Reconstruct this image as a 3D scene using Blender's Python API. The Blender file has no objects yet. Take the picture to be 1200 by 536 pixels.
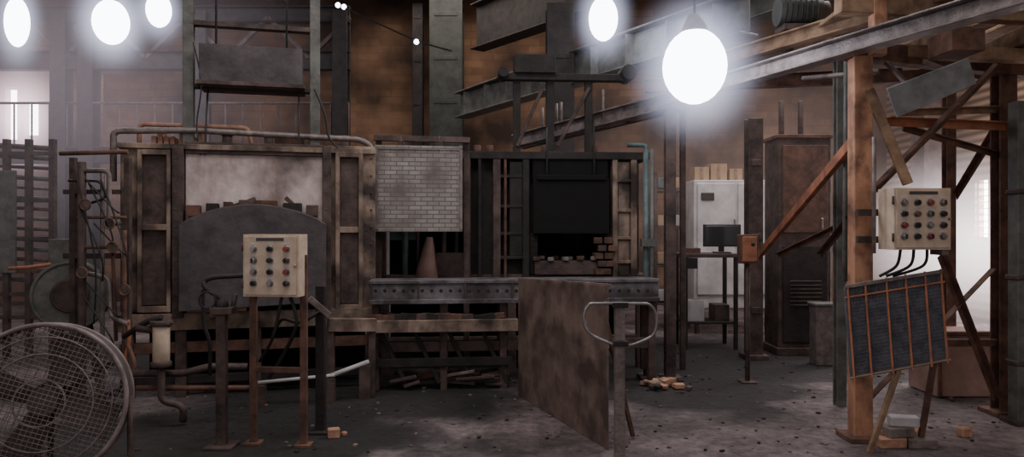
import bpy, bmesh, math, random
from mathutils import Vector, Matrix, Quaternion
random.seed(7)
# ------------------------------------------------------------------ image pixel to world helpers
F=857.0; CH=1.6
def S(px,py,d):
    "image pixel + assumed depth -> world metres"
    return Vector(((px-600)/F*d, d, CH-(py-268)/F*d))
def L(c):
    return tuple(((v/255)/12.92 if v/255<=0.04045 else ((v/255+0.055)/1.055)**2.4) for v in c)+(1,)
# ------------------------------------------------------------------ materials
def nt(name):
    m=bpy.data.materials.new(name); m.use_nodes=True
    n=m.node_tree; b=n.nodes['Principled BSDF']; return m,n,b
def mat(name,c1,c2=None,scale=4,rough=.75,metal=0.0,bump=.25,lo=.35,hi=.65,soot=None,sscale=1.2,slo=.45,shi=.62,stretch=(1,1,1)):
    m,n,b=nt(name); N=n.nodes; K=n.links
    c2=c2 or tuple(int(v*.6) for v in c1)
    tc=N.new('ShaderNodeTexCoord'); mp=N.new('ShaderNodeMapping'); mp.inputs['Scale'].default_value=stretch
    K.new(tc.outputs['Object'],mp.inputs['Vector'])
    no=N.new('ShaderNodeTexNoise'); no.inputs['Scale'].default_value=scale; no.inputs['Detail'].default_value=8; no.inputs['Roughness'].default_value=.65
    K.new(mp.outputs[0],no.inputs['Vector'])
    r=N.new('ShaderNodeValToRGB'); r.color_ramp.elements[0].position=lo; r.color_ramp.elements[1].position=hi
    r.color_ramp.elements[0].color=L(c2); r.color_ramp.elements[1].color=L(c1)
    K.new(no.outputs['Fac'],r.inputs[0]); out=r.outputs[0]
    if soot:
        n2=N.new('ShaderNodeTexNoise'); n2.inputs['Scale'].default_value=sscale; n2.inputs['Detail'].default_value=6
        K.new(tc.outputs['Object'],n2.inputs['Vector'])
        r2=N.new('ShaderNodeValToRGB'); r2.color_ramp.elements[0].position=slo; r2.color_ramp.elements[1].position=shi
        K.new(n2.outputs['Fac'],r2.inputs[0])
        mx=N.new('ShaderNodeMixRGB'); K.new(r2.outputs[0],mx.inputs[0]); K.new(out,mx.inputs[1]); mx.inputs[2].default_value=L(soot); out=mx.outputs[0]
    K.new(out,b.inputs['Base Color'])
    b.inputs['Roughness'].default_value=rough; b.inputs['Metallic'].default_value=metal
    if bump:
        n3=N.new('ShaderNodeTexNoise'); n3.inputs['Scale'].default_value=scale*6; n3.inputs['Detail'].default_value=5
        K.new(tc.outputs['Object'],n3.inputs['Vector'])
        bp=N.new('ShaderNodeBump'); bp.inputs['Strength'].default_value=bump; bp.inputs['Distance'].default_value=.02
        K.new(n3.outputs['Fac'],bp.inputs['Height']); K.new(bp.outputs[0],b.inputs['Normal'])
    return m
def brickmat(name,c1,c2,mortar,bw=.23,bh=.075,ms=.012,dirt=None,axis='x',bump=.5,dl=.42,dh=.62,ds=1.1):
    m,n,b=nt(name); N=n.nodes; K=n.links
    tc=N.new('ShaderNodeTexCoord'); sp=N.new('ShaderNodeSeparateXYZ'); K.new(tc.outputs['Object'],sp.inputs[0])
    cb=N.new('ShaderNodeCombineXYZ'); K.new(sp.outputs[0 if axis=='x' else 1],cb.inputs[0]); K.new(sp.outputs[2],cb.inputs[1])
    br=N.new('ShaderNodeTexBrick'); K.new(cb.outputs[0],br.inputs['Vector'])
    br.inputs['Scale'].default_value=1; br.inputs['Brick Width'].default_value=bw; br.inputs['Row Height'].default_value=bh; br.inputs['Mortar Size'].default_value=ms
    br.inputs['Color1'].default_value=L(c1); br.inputs['Color2'].default_value=L(c2); br.inputs['Mortar'].default_value=L(mortar)
    out=br.outputs['Color']
    if dirt:
        n2=N.new('ShaderNodeTexNoise'); n2.inputs['Scale'].default_value=ds; n2.inputs['Detail'].default_value=8
        K.new(tc.outputs['Object'],n2.inputs['Vector'])
        r2=N.new('ShaderNodeValToRGB'); r2.color_ramp.elements[0].position=dl; r2.color_ramp.elements[1].position=dh
        K.new(n2.outputs['Fac'],r2.inputs[0])
        mx=N.new('ShaderNodeMixRGB'); K.new(r2.outputs[0],mx.inputs[0]); K.new(out,mx.inputs[1]); mx.inputs[2].default_value=L(dirt); out=mx.outputs[0]
    K.new(out,b.inputs['Base Color']); b.inputs['Roughness'].default_value=.9
    bp=N.new('ShaderNodeBump'); bp.inputs['Strength'].default_value=bump; bp.inputs['Distance'].default_value=.01; bp.invert=True
    K.new(br.outputs['Fac'],bp.inputs['Height']); K.new(bp.outputs[0],b.inputs['Normal'])
    return m
def emis(name,col,s):
    m,n,b=nt(name); n.nodes.remove(b); e=n.nodes.new('ShaderNodeEmission'); e.inputs[0].default_value=L(col); e.inputs[1].default_value=s
    n.links.new(e.outputs[0],n.nodes['Material Output'].inputs[0]); return m
# ------------------------------------------------------------------ mesh builder
class B:
    def __init__(s,name,bevel=.004):
        s.name=name; s.bm=bmesh.new(); s.mats=[]; s.bevel=bevel; s.sm=[]
    def mi(s,m):
        if m not in s.mats: s.mats.append(m)
        return s.mats.index(m)
    def face(s,vs,m,smooth=False):
        try:
            f=s.bm.faces.new(vs); f.material_index=s.mi(m); f.smooth=smooth; return f
        except ValueError: return None
    def hexa(s,P,m):
        v=[s.bm.verts.new(p) for p in P]
        for q in ((0,3,2,1),(4,5,6,7),(0,1,5,4),(1,2,6,5),(2,3,7,6),(3,0,4,7)): s.face([v[i] for i in q],m)
    def box(s,c,size,m,rot=None):
        c=Vector(c); R=rot or Matrix.Identity(3)
        x,y,z=[k/2 for k in size]
        s.hexa([c+R@Vector(p) for p in ((-x,-y,-z),(x,-y,-z),(x,y,-z),(-x,y,-z),(-x,-y,z),(x,-y,z),(x,y,z),(-x,y,z))],m)
    def frame(s,d,up=Vector((0,0,1))):
        d=d.normalized()
        if abs(d.dot(up))>.98: up=Vector((0,1,0))
        sx=d.cross(up).normalized(); u=sx.cross(d).normalized(); return d,sx,u
    def beam(s,p1,p2,w,h,m,up=Vector((0,0,1))):
        p1=Vector(p1);p2=Vector(p2); d,sx,u=s.frame(p2-p1,up); a=sx*w/2; b=u*h/2
        s.hexa([p1-a-b,p1+a-b,p1+a+b,p1-a+b,p2-a-b,p2+a-b,p2+a+b,p2-a+b],m)
    def ibeam(s,p1,p2,w,h,m,t=.014,up=Vector((0,0,1))):
        p1=Vector(p1);p2=Vector(p2); d,sx,u=s.frame(p2-p1,up)
        s.beam(p1,p2,t,h-2*t,m,up); s.beam(p1+u*(h/2-t/2),p2+u*(h/2-t/2),w,t,m,up); s.beam(p1-u*(h/2-t/2),p2-u*(h/2-t/2),w,t,m,up)
    def angle(s,p1,p2,w,m,t=.01,up=Vector((0,0,1))):
        p1=Vector(p1);p2=Vector(p2); d,sx,u=s.frame(p2-p1,up)
        s.beam(p1+u*(w/2-t/2),p2+u*(w/2-t/2),w,t,m,up); s.beam(p1-sx*(w/2-t/2),p2-sx*(w/2-t/2),t,w,m,up)
    def cyl(s,p1,p2,r,m,r2=None,seg=16):
        s.sweep([Vector(p1),Vector(p2)],[r,r if r2 is None else r2],m,seg)
    def sweep(s,P,R,m,seg=10,closed=False):
        n=len(P); rings=[]; prev=None
        for i in range(n):
            if closed: t=(P[(i+1)%n]-P[i-1])
            else: t=(P[min(i+1,n-1)]-P[max(i-1,0)])
            t.normalize()
            if prev is None:
                up=Vector((0,0,1)) if abs(t.z)<.9 else Vector((0,1,0)); a=t.cross(up).normalized()
            else: a=(prev-t*prev.dot(t)).normalized()
            prev=a; b=t.cross(a)
            rings.append([s.bm.verts.new(P[i]+(a*math.cos(k*2*math.pi/seg)+b*math.sin(k*2*math.pi/seg))*R[i]) for k in range(seg)])
        for i in range(n if closed else n-1):
            A=rings[i];C=rings[(i+1)%n]
            for k in range(seg): s.face([A[k],A[(k+1)%seg],C[(k+1)%seg],C[k]],m,True)
        if not closed: s.face(rings[0][::-1],m); s.face(rings[-1],m)
    def tube(s,pts,r,m,seg=10,rad=.06):
        P=[Vector(p) for p in pts]; out=[P[0]]
        for i in range(1,len(P)-1):
            a,b,c=P[i-1],P[i],P[i+1]; q=min(rad,(a-b).length*.45,(c-b).length*.45)
            s0=b+(a-b).normalized()*q; s1=b+(c-b).normalized()*q
            for k in range(6):
                t=k/5; out.append(s0*(1-t)**2+b*2*t*(1-t)+s1*t*t)
        out.append(P[-1]); s.sweep(out,[r]*len(out),m,seg)
    def curve(s,pts,r,m,seg=6,n=8):
        P=[Vector(p) for p in pts]; P=[P[0]]+P+[P[-1]]; out=[]
        for i in range(1,len(P)-2):
            for k in range(n):
                t=k/n; a,b,c,d=P[i-1],P[i],P[i+1],P[i+2]
                out.append(.5*((2*b)+(c-a)*t+(2*a-5*b+4*c-d)*t*t+(3*b-a-3*c+d)*t**3))
        out.append(P[-2]); s.sweep(out,[r]*len(out),m,seg)
    def torus(s,c,nrm,R,r,m,seg=40,rs=8):
        c=Vector(c); d,sx,u=s.frame(Vector(nrm)); s.sweep([c+(sx*math.cos(a)+u*math.sin(a))*R for a in [2*math.pi*i/seg for i in range(seg)]],[r]*seg,m,rs,True)
    def plate(s,poly,th,m,back=None):
        P=[Vector(p) for p in poly]; n=(P[1]-P[0]).cross(P[2]-P[1]).normalized()*th
        a=[s.bm.verts.new(p) for p in P]; b=[s.bm.verts.new(p+n) for p in P]
        s.face(a[::-1],m); s.face(b,m); k=len(P)
        for i in range(k): s.face([a[i],a[(i+1)%k],b[(i+1)%k],b[i]],m)
    def sphere(s,c,r,m,sc=(1,1,1),seg=12):
        ret=bmesh.ops.create_uvsphere(s.bm,u_segments=seg,v_segments=seg//2+2,radius=r,matrix=Matrix.Translation(Vector(c))@Matrix.Diagonal((*sc,1)))
        for v in ret['verts']:
            for f in v.link_faces: f.material_index=s.mi(m); f.smooth=True
    def done(s):
        bmesh.ops.recalc_face_normals(s.bm,faces=s.bm.faces)
        vs=s.bm.verts
        xs=[v.co.x for v in vs];ys=[v.co.y for v in vs];zs=[v.co.z for v in vs]
        o=Vector(((min(xs)+max(xs))/2,(min(ys)+max(ys))/2,min(zs)))
        for v in vs: v.co-=o
        me=bpy.data.meshes.new(s.name); s.bm.to_mesh(me); s.bm.free()
        for m in s.mats: me.materials.append(m)
        ob=bpy.data.objects.new(s.name,me); ob.location=o; bpy.context.scene.collection.objects.link(ob)
        if s.bevel:
            md=ob.modifiers.new('b','BEVEL'); md.width=s.bevel; md.segments=1; md.limit_method='ANGLE'; md.angle_limit=math.radians(50)
        return ob
class Face:
    "a vertical front plane through two floor points; u along, v back, w up"
    def __init__(s,pxa,da,pxb,db):
        s.A=Vector(((pxa-600)/F*da,da,0)); Bp=Vector(((pxb-600)/F*db,db,0)); s.d=(Bp-s.A).normalized(); s.n=Vector((-s.d.y,s.d.x,0)); s.len=(Bp-s.A).length
        s.R=Matrix((s.d,s.n,Vector((0,0,1)))).transposed()
    def u(s,px):
        t=(px-600)/F; return (t*s.A.y-s.A.x)/(s.d.x-t*s.d.y)
    def w(s,px,py):
        d=s.A.y+s.u(px)*s.d.y; return CH-(py-268)/F*d
    def P(s,u,v,w): return s.A+s.d*u+s.n*v+Vector((0,0,w))
    def box(s,b,u0,u1,v0,v1,w0,w1,m):
        b.hexa([s.P(*q) for q in ((u0,v0,w0),(u1,v0,w0),(u1,v1,w0),(u0,v1,w0),(u0,v0,w1),(u1,v0,w1),(u1,v1,w1),(u0,v1,w1))],m)
    def pbox(s,b,x0,x1,y0,y1,v0,v1,m):
        xm=(x0+x1)/2; s.box(b,s.u(x0),s.u(x1),v0,v1,s.w(xm,y1),s.w(xm,y0),m)
    def pp(s,px,py,v=0): return s.P(s.u(px),v,s.w(px,py))
# ------------------------------------------------------------------ palette
M_steel=mat('sooty_steel',(100,82,76),(50,41,39),5,.7,.15)
M_dark=mat('dark_steel',(54,46,45),(29,25,25),6,.75,.1)
M_black=mat('black_soot',(15,13,13),(8,7,7),6,.95)
M_face=mat('furnace_face_dusty',(168,146,130),(100,82,72),5,.8,.05,soot=(62,51,47),sscale=2.6,slo=.45,shi=.62,stretch=(1,1,.4))
M_silver=mat('furnace_silver_paint',(216,200,198),(152,132,126),3,.55,.15,soot=(70,57,54),sscale=1.5,slo=.47,shi=.66,stretch=(1,1,.5))
M_door=mat('door_plate_grey',(90,82,84),(60,54,57),4,.7,.1)
M_cream=mat('cream_enamel',(214,194,174),(186,164,144),9,.5,0,bump=.05)
M_rust=mat('rust_brown',(122,88,74),(72,52,46),7,.85,.1)
M_orange=mat('orange_primer_steel',(184,120,88),(124,82,64),5,.75,.05)
M_orange2=mat('faded_orange_paint',(206,154,122),(144,102,82),5,.75,.05,soot=(104,74,60),sscale=5,slo=.5,shi=.7,stretch=(1,1,.4))
M_tan=mat('tan_timber',(166,136,110),(108,86,70),6,.85,0)
M_pipe=mat('grey_pipe',(142,130,126),(94,84,81),9,.5,.25)
M_green=mat('green_grey_paint',(112,112,107),(74,73,70),5,.6,.05)
M_greend=mat('dark_green_paint',(60,63,59),(38,39,37),5,.6,.05)
M_teal=mat('teal_paint',(102,118,118),(68,78,78),5,.6,.1)
M_wgrey=mat('light_grey_paint',(208,205,206),(170,164,166),3,.6,0,bump=.05)
M_firebrick=mat('firebrick',(202,158,130),(154,112,90),12,.9,0)
M_dbrick=mat('sooty_firebrick',(104,76,64),(56,42,36),12,.9,0)
M_pink=mat('refractory_pink',(190,146,130),(140,106,94),8,.9,0)
M_card=mat('cardboard',(182,152,122),(150,122,96),4,.9,0,bump=.05)
M_blk=mat('black_plastic',(34,33,36),(24,23,26),8,.4,0,bump=0)
M_red=mat('red_knob',(150,62,56),(120,50,46),8,.4,0,bump=0)
M_chrome=mat('knob_bezel',(160,156,156),(120,116,118),8,.3,.7,bump=0)
M_cable=mat('cable_black',(38,34,34),(26,24,24),8,.6,0,bump=0)
M_ohose=mat('orange_hose',(170,110,78),(134,84,60),8,.6,0,bump=0)
M_sheet=mat('brown_sheet_steel',(150,128,118),(112,94,87),2.5,.6,.15,soot=(88,73,68),sscale=3)
M_slab=mat('blue_grey_mesh_panel',(100,99,106),(70,70,78),14,.85,.1)
M_pinkwall=mat('pinkish_sheet',(172,138,128),(138,110,102),3,.8)
M_bwhite=brickmat('whitewashed_brick',(160,153,148),(138,131,127),(104,96,93),.125,.046,.005,dirt=(108,99,95),dl=.42,dh=.66,ds=4)
M_wall=brickmat('brick_wall',(160,122,94),(134,100,78),(136,108,86),.5,.16,.015,dirt=(62,47,41),dl=.4,dh=.64,ds=.7,bump=.3)
M_lining=brickmat('kiln_lining',(80,58,48),(58,42,36),(34,28,26),.2,.07,.01,dirt=(14,12,12),dl=.35,dh=.55)
M_roof=mat('roof_dark',(34,31,33),(19,18,19),2,.9)
M_glass=emis('daylight_pane',(246,238,250),8)
M_glass2=emis('daylight_pane_soft',(255,243,242),14)
def ribmat():
    m,n,b=nt('ribbed_sheeting'); N=n.nodes;K=n.links
    tc=N.new('ShaderNodeTexCoord'); w=N.new('ShaderNodeTexWave'); w.bands_direction='Z'; w.inputs['Scale'].default_value=2.2; w.inputs['Distortion'].default_value=.4
    K.new(tc.outputs['Object'],w.inputs['Vector']); r=N.new('ShaderNodeValToRGB'); r.color_ramp.elements[0].color=L((120,96,82)); r.color_ramp.elements[1].color=L((204,170,144))
    K.new(w.outputs['Fac'],r.inputs[0]); K.new(r.outputs[0],b.inputs['Base Color']); b.inputs['Roughness'].default_value=.8
    bp=N.new('ShaderNodeBump'); bp.inputs['Strength'].default_value=.6; K.new(w.outputs['Fac'],bp.inputs['Height']); K.new(bp.outputs[0],b.inputs['Normal']); return m
M_rib=ribmat()
def floormat():
    m,n,b=nt('foundry_floor'); N=n.nodes;K=n.links
    tc=N.new('ShaderNodeNewGeometry').outputs['Position']
    a=N.new('ShaderNodeTexNoise'); a.inputs['Scale'].default_value=.8; a.inputs['Detail'].default_value=9; a.inputs['Roughness'].default_value=.62; K.new(tc,a.inputs['Vector'])
    r=N.new('ShaderNodeValToRGB'); e=r.color_ramp.elements; e[0].position=.38; e[0].color=L((82,72,73)); e[1].position=.62; e[1].color=L((160,144,143)); q=e.new(.5); q.color=L((122,108,109))
    K.new(a.outputs['Fac'],r.inputs[0]); cur=r.outputs[0]
    n5=N.new('ShaderNodeTexNoise'); n5.inputs['Scale'].default_value=1.6; n5.inputs['Detail'].default_value=7; K.new(tc,n5.inputs['Vector'])
    ad=N.new('ShaderNodeVectorMath'); ad.operation='MULTIPLY_ADD'; K.new(n5.outputs['Color'],ad.inputs[0]); ad.inputs[1].default_value=(1.4,1.4,0); K.new(tc,ad.inputs[2])
    # darker floor patches around the furnaces (cx,cy,rx,ry)
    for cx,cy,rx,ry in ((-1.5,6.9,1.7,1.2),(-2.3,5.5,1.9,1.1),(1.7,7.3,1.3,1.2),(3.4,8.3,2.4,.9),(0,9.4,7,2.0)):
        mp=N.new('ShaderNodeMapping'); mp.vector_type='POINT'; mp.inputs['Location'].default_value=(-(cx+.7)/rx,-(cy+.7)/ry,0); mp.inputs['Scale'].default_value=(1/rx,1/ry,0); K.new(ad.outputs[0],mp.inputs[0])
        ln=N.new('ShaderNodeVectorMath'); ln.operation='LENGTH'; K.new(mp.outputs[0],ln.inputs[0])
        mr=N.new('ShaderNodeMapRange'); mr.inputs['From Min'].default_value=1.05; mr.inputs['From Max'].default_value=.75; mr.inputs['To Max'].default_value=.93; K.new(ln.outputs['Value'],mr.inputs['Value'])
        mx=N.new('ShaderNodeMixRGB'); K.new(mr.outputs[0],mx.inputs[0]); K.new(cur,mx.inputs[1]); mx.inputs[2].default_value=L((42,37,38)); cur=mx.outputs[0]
    c=N.new('ShaderNodeTexNoise'); c.inputs['Scale'].default_value=11; c.inputs['Detail'].default_value=9; c.inputs['Roughness'].default_value=.7; K.new(tc,c.inputs['Vector'])
    mx=N.new('ShaderNodeMixRGB'); mx.blend_type='MULTIPLY'; mx.inputs[0].default_value=.8; K.new(cur,mx.inputs[1])
    r2=N.new('ShaderNodeValToRGB'); r2.color_ramp.elements[0].position=.34; r2.color_ramp.elements[0].color=(.22,.22,.22,1); r2.color_ramp.elements[1].position=.6
    K.new(c.outputs['Fac'],r2.inputs[0]); K.new(r2.outputs[0],mx.inputs[2]); K.new(mx.outputs[0],b.inputs['Base Color'])
    b.inputs['Roughness'].default_value=.75
    bp=N.new('ShaderNodeBump'); bp.inputs['Strength'].default_value=.9; bp.inputs['Distance'].default_value=.05; K.new(c.outputs['Fac'],bp.inputs['Height']); K.new(bp.outputs[0],b.inputs['Normal']); return m
M_floor=floormat()
# ------------------------------------------------------------------ shell
YB=16.0; XL=-12.0; XR=8.2; ZC=6.7
b=B('floor',0); b.box(((XL+XR)/2,6.5,-.1),(XR-XL,19.4,.2),M_floor); b.done()
b=B('wall_back',0)
def wins(lst,y):
    o=[]
    for x0,x1,y0,y1 in lst: o.append(((x0-600)/F*y,(x1-600)/F*y,CH-(y1-268)/F*y,min(ZC-.12,CH-(y0-268)/F*y)))
    return o
W=wins([(6,20,102,165),(28,45,118,160),(118,121,85,158),(1012,1026,235,290)],YB)
def cutwall(b,axis,fixed,th,lo,hi,z0,z1,rects,m):
    xs=sorted(set([lo,hi]+[r[0] for r in rects]+[r[1] for r in rects]))
    for a,c in zip(xs[:-1],xs[1:]):
        mid=(a+c)/2; hs=sorted([(r[2],r[3]) for r in rects if r[0]<mid<r[1]]); z=z0
        for h0,h1 in hs+[(z1,z1)]:
            if h0>z+1e-4:
                if axis=='x': b.box((mid,fixed+th/2,(z+h0)/2),(c-a,th,h0-z),m)
                else: b.box((fixed+th/2,mid,(z+h0)/2),(th,c-a,h0-z),m)
            z=h1
cutwall(b,'x',YB,.25,XL,XR,0,ZC,W,M_wall); b.done()
for i,r in enumerate(W):
    b=B('window_%d'%(i+1),0); w=r[1]-r[0]; h=r[3]-r[2]
    b.box(((r[0]+r[1])/2,YB+.2,(r[2]+r[3])/2),(w,.02,h),M_glass)
    for zz in (r[2]+.02,r[3]-.02): b.box(((r[0]+r[1])/2,YB+.14,zz),(w,.06,.04),M_wgrey)
    b.done()
b=B('wall_left',0); b.box((XL-.1,6.5,ZC/2),(.2,19.4,ZC),M_wall); b.done()
RW=[(11.75,12.95,1.45,2.45),(10.4,12.4,.25,1.38)]
b=B('wall_right',0); cutwall(b,'y',XR,.2,-3.2,16.2,0,ZC,RW,M_rib); b.done()
for i,r in enumerate(RW):
    b=B('window_%d'%(10+i),0); b.box((XR+.17,(r[0]+r[1])/2,(r[2]+r[3])/2),(.02,r[1]-r[0],r[3]-r[2]),M_glass2)
    n=9
    for k in range(n): b.box((XR+.08,(r[0]+r[1])/2,r[2]+(k+.5)*(r[3]-r[2])/n),(.05,r[1]-r[0],.012),M_wgrey)
    for k in range(5): b.box((XR+.05,r[0]+k*(r[1]-r[0])/4,(r[2]+r[3])/2),(.02,.02,r[3]-r[2]),M_steel)
    b.done()
b=B('ceiling',0)
b.box(((XL+XR)/2,9,ZC+.06),(XR-XL,14.4,.12),M_roof)
for y in (13.6,15.2):
    b.ibeam((XL,y,ZC-.16),(XR,y,ZC-.16),.2,.3,M_dark)
b.done()
# ------------------------------------------------------------------ overhead crane steelwork
b=B('overhead_crane_girder',.01)
p1=Vector((-1.0,14.3,4.0)); p2=Vector((2.7,8.3,4.05))
b.ibeam(p1,p2,.3,.5,M_green,.03)
for k in range(9):
    q=p1.lerp(p2,(k+.5)/9); b.beam(q-Vector((0,0,.22)),q+Vector((0,0,.22)),.26,.03,M_green)
b.done()
b=B('roof_girder',.01); b.ibeam((-.7,14.6,5.6),(1.9,11.2,5.6),.35,.9,M_dark,.03); b.done()
b=B('crane_runway_truss',.01)
b.ibeam((1.3,15.4,4.9),(5.4,7.4,4.95),.35,.5,M_greend,.03)
b.ibeam((2.9,15.4,5.6),(7.6,8.2,5.6),.3,.5,M_dark,.03)
for k in range(8):
    a=Vector((1.3,15.4,4.9)).lerp(Vector((5.4,7.4,4.95)),k/8); c=Vector((2.9,15.4,5.6)).lerp(Vector((7.6,8.2,5.6)),(k+.5)/8); b.beam(a,c,.08,.08,M_steel)
b.done()
b=B('mezzanine_frame',.01)
for px in (72,104,236,400): x=(px-600)/F*13.5; b.ibeam((x,13.5,0),(x,13.5,5.6),.28,.28,M_dark,.03,up=Vector((0,1,0)))
x0=(-20-600)/F*13.5; x1=(410-600)/F*13.5
for z,h in ((2.95,.3),(4.7,.35),(5.55,.3)): b.ibeam((x0,13.5,z),(x1,13.5,z),.2,h,M_dark,.03)
for k in range(9): 
    xa=x0+(x1-x0)*k/9; xb=x0+(x1-x0)*(k+1)/9; b.beam((xa,13.5,4.75+.75*(k%2)),(xb,13.5,5.5-.75*(k%2)),.07,.08,M_steel)
for k in range(22): xx=x0+(x1-x0)*k/21; b.cyl((xx,13.4,3.1),(xx,13.4,3.9),.02,M_steel,seg=6)
b.cyl((x0,13.4,3.9),(x1,13.4,3.9),.025,M_steel)
b.done()
def column(name,px,d,w,top,m):
    b=B(name,.006); x=(px-600)/F*d; ww=w/F*d
    b.box((x,d,top/2),(.03,ww*.9,top),m)
    for sy in (-1,1): b.box((x,d+sy*ww*.45,top/2),(ww,.03,top),m)
    b.box((x,d,.03),(ww*1.6,ww*1.6,.06),m)
    for z in [k*.9+.6 for k in range(int(top/.9))]: b.box((x,d-ww*.45-.02,z),(ww*.7,.02,.08),m)
    b.done()
column('steel_column',524,15.3,38,ZC-.4,M_greend)
column('steel_column',656,11.2,32,5.0,M_dark)
column('steel_column',883,9.0,17,2.95,M_steel)
column('steel_column',1090,12.6,30,5.2,M_steel)
column('steel_column',490,15.3,12,ZC-.4,M_dark)
# ------------------------------------------------------------------ furnace (left)
FA=Face(140,6.8,440,7.4)
b=B('heat_treatment_furnace',.006); U=FA.u; Lh=FA.len
zt=2.40; zb=.80
FA.box(b,.02,Lh-.02,.10,2.2,zb-.05,zt-.04,M_steel)
FA.box(b,-.02,Lh,-.03,.12,zt-.05,zt,M_face)
FA.box(b,-.02,Lh,-.05,.10,zb-.16,zb,M_face)
def pil(x0,x1,y0,y1,cols,m):
    FA.pbox(b,x0,x1,y0,y1,.03,.11,m)
    for c0,c1 in cols:
        FA.pbox(b,c0,c1,y0+14,y1-8,.0,.035,M_steel)
        FA.pbox(b,c0-5,c0,y0+8,y1,-.05,.03,m); FA.pbox(b,c1,c1+5,y0+8,y1,-.05,.03,m)
        for yy in (y0+95,): FA.pbox(b,c0,c1,yy,yy+7,-.045,.03,m)
        FA.pbox(b,c0,c1,y0+8,y0+14,-.05,.03,m); FA.pbox(b,c0,c1,y1-7,y1,-.05,.03,m)
pil(140,213,168,366,[(167,196)],M_face)
pil(384,440,171,364,[(398,420)],M_face)
FA.pbox(b,203,216,172,372,-.07,.05,M_steel)
FA.pbox(b,378,388,172,366,-.07,.05,M_steel)
for x in (146,206,210,382,435):
    for k in range(9): p=FA.pp(x,186+k*20,-.055 if x in(206,210,382) else .03); b.cyl(p-FA.n*.02,p+FA.n*.02,.011,M_steel,seg=6)
FA.pbox(b,217,378,172,262,.02,.11,M_silver)
FA.pbox(b,217,378,168,182,-.01,.02,M_steel)
FA.pbox(b,217,378,246,366,.04,.11,M_black)
pts=[]
for k in range(17):
    t=k/16; px=214+(382-214)*t; py=264-23*math.sin(math.pi*t)**.75; pts.append(FA.pp(px,py,-.12))
rim=list(pts)
pts+= [FA.pp(382,352,-.12),FA.pp(214,363,-.12)]
b.plate(pts,-.09,M_door)
b.sweep([p-FA.n*.01 for p in rim],[.012]*17,M_steel,6)
for x,wd,m in ((228,16,M_rust),(250,14,M_dark),(268,10,M_dbrick),(290,18,M_steel),(312,26,M_dbrick),(343,22,M_dark),(366,14,M_steel)):
    FA.pbox(b,x-wd/2,x+wd/2,234+abs(x-298)*.1,247+abs(x-298)*.1,-.10,.03,m)
b.beam(FA.pp(300,233,-.06),FA.pp(262,246,-.06),.05,.03,M_steel); b.beam(FA.pp(335,232,-.06),FA.pp(352,248,-.06),.06,.04,M_rust)
FA.pbox(b,222,290,340,364,-.14,-.05,M_pink)
for px in (150,212,300,380,436):
    u=U(px); FA.box(b,u-.05,u+.05,-.02,.08,0,zb-.1,M_steel); FA.box(b,u-.05,u+.05,1.9,2.0,0,zb-.05,M_steel)
FA.box(b,0,Lh,.0,.07,.42,.52,M_rust); FA.box(b,0,Lh,.02,.07,.12,.2,M_dark)
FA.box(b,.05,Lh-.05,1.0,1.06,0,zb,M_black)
for k in range(8):
    FA.box(b,.22+k*.055+(k>3)*.03,.265+k*.055+(k>3)*.03,.25,.48,zt-.04,zt+.1+.05*(k%3==1),M_pink)
b.tube([FA.P(-.1,.2,zt-.35),FA.P(-.1,.2,zt+.13),FA.P(.6,.2,zt+.16),FA.P(2.2,.2,zt+.12),FA.P(2.32,.2,zt+.06),FA.P(2.32,.2,zt-.5)],.03,M_pipe)
b.tube([FA.P(.1,.32,zt+.0),FA.P(.1,.32,zt+.22),FA.P(1.1,.32,zt+.22),FA.P(1.15,.32,zt-.02)],.022,M_pink)
for u in (.9,1.3,1.72,2.05):
    b.cyl(FA.P(u,.35,zt-.05),FA.P(u,.35,zt+.14),.05,M_steel); b.cyl(FA.P(u,.35,zt+.14),FA.P(u,.35,zt+.17),.07,M_rust)
for u in (1.5,1.9): b.box(FA.P(u,.6,zt+.06),(.3,.3,.2),M_rust,FA.R)
for px in (216,369):
    u=U(px); 
    b.ibeam(FA.P(u,.25,zt-.05),FA.P(u,.25,5.3),.10,.10,M_green,.012,up=FA.n)
u0=U(216);u1=U(369)
for z,h,m in ((3.62,.05,M_steel),(4.0,.08,M_dark),(4.28,.05,M_steel),(3.0,.04,M_dark),(5.25,.1,M_steel)):
    FA.box(b,u0-.05,u1+.05,.2,.3,z-h/2,z+h/2,m)
FA.box(b,U(232),U(354),.05,.5,FA.w(290,97),FA.w(290,52),M_door)
FA.box(b,U(229),U(357),.03,.52,FA.w(290,100),FA.w(290,95),M_steel)
for px in (250,335): b.cyl(FA.pp(px,52,.2),FA.P(U(px),.2,5.2),.012,M_cable,seg=6)
for px in (240,350): b.cyl(FA.pp(px,182,.0),FA.pp(px,100,.2),.01,M_cable,seg=6)
for px in (236,350):
    b.cyl(FA.P(U(px)-.03,.2,4.12),FA.P(U(px)+.03,.2,4.12),.12,M_steel)
b.curve([FA.P(1.75,.1,zt+.6),FA.P(1.85,.05,zt+.35),FA.P(1.9,.05,zt+.1),FA.P(2.1,.0,zt-.1)],.012,M_cable)
b.curve([FA.P(.62,.1,3.4),FA.P(.7,.05,3.0),FA.P(.66,.05,zt+.2),FA.P(.7,-.0,zt-.1)],.008,M_cable)
b.done()
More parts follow.
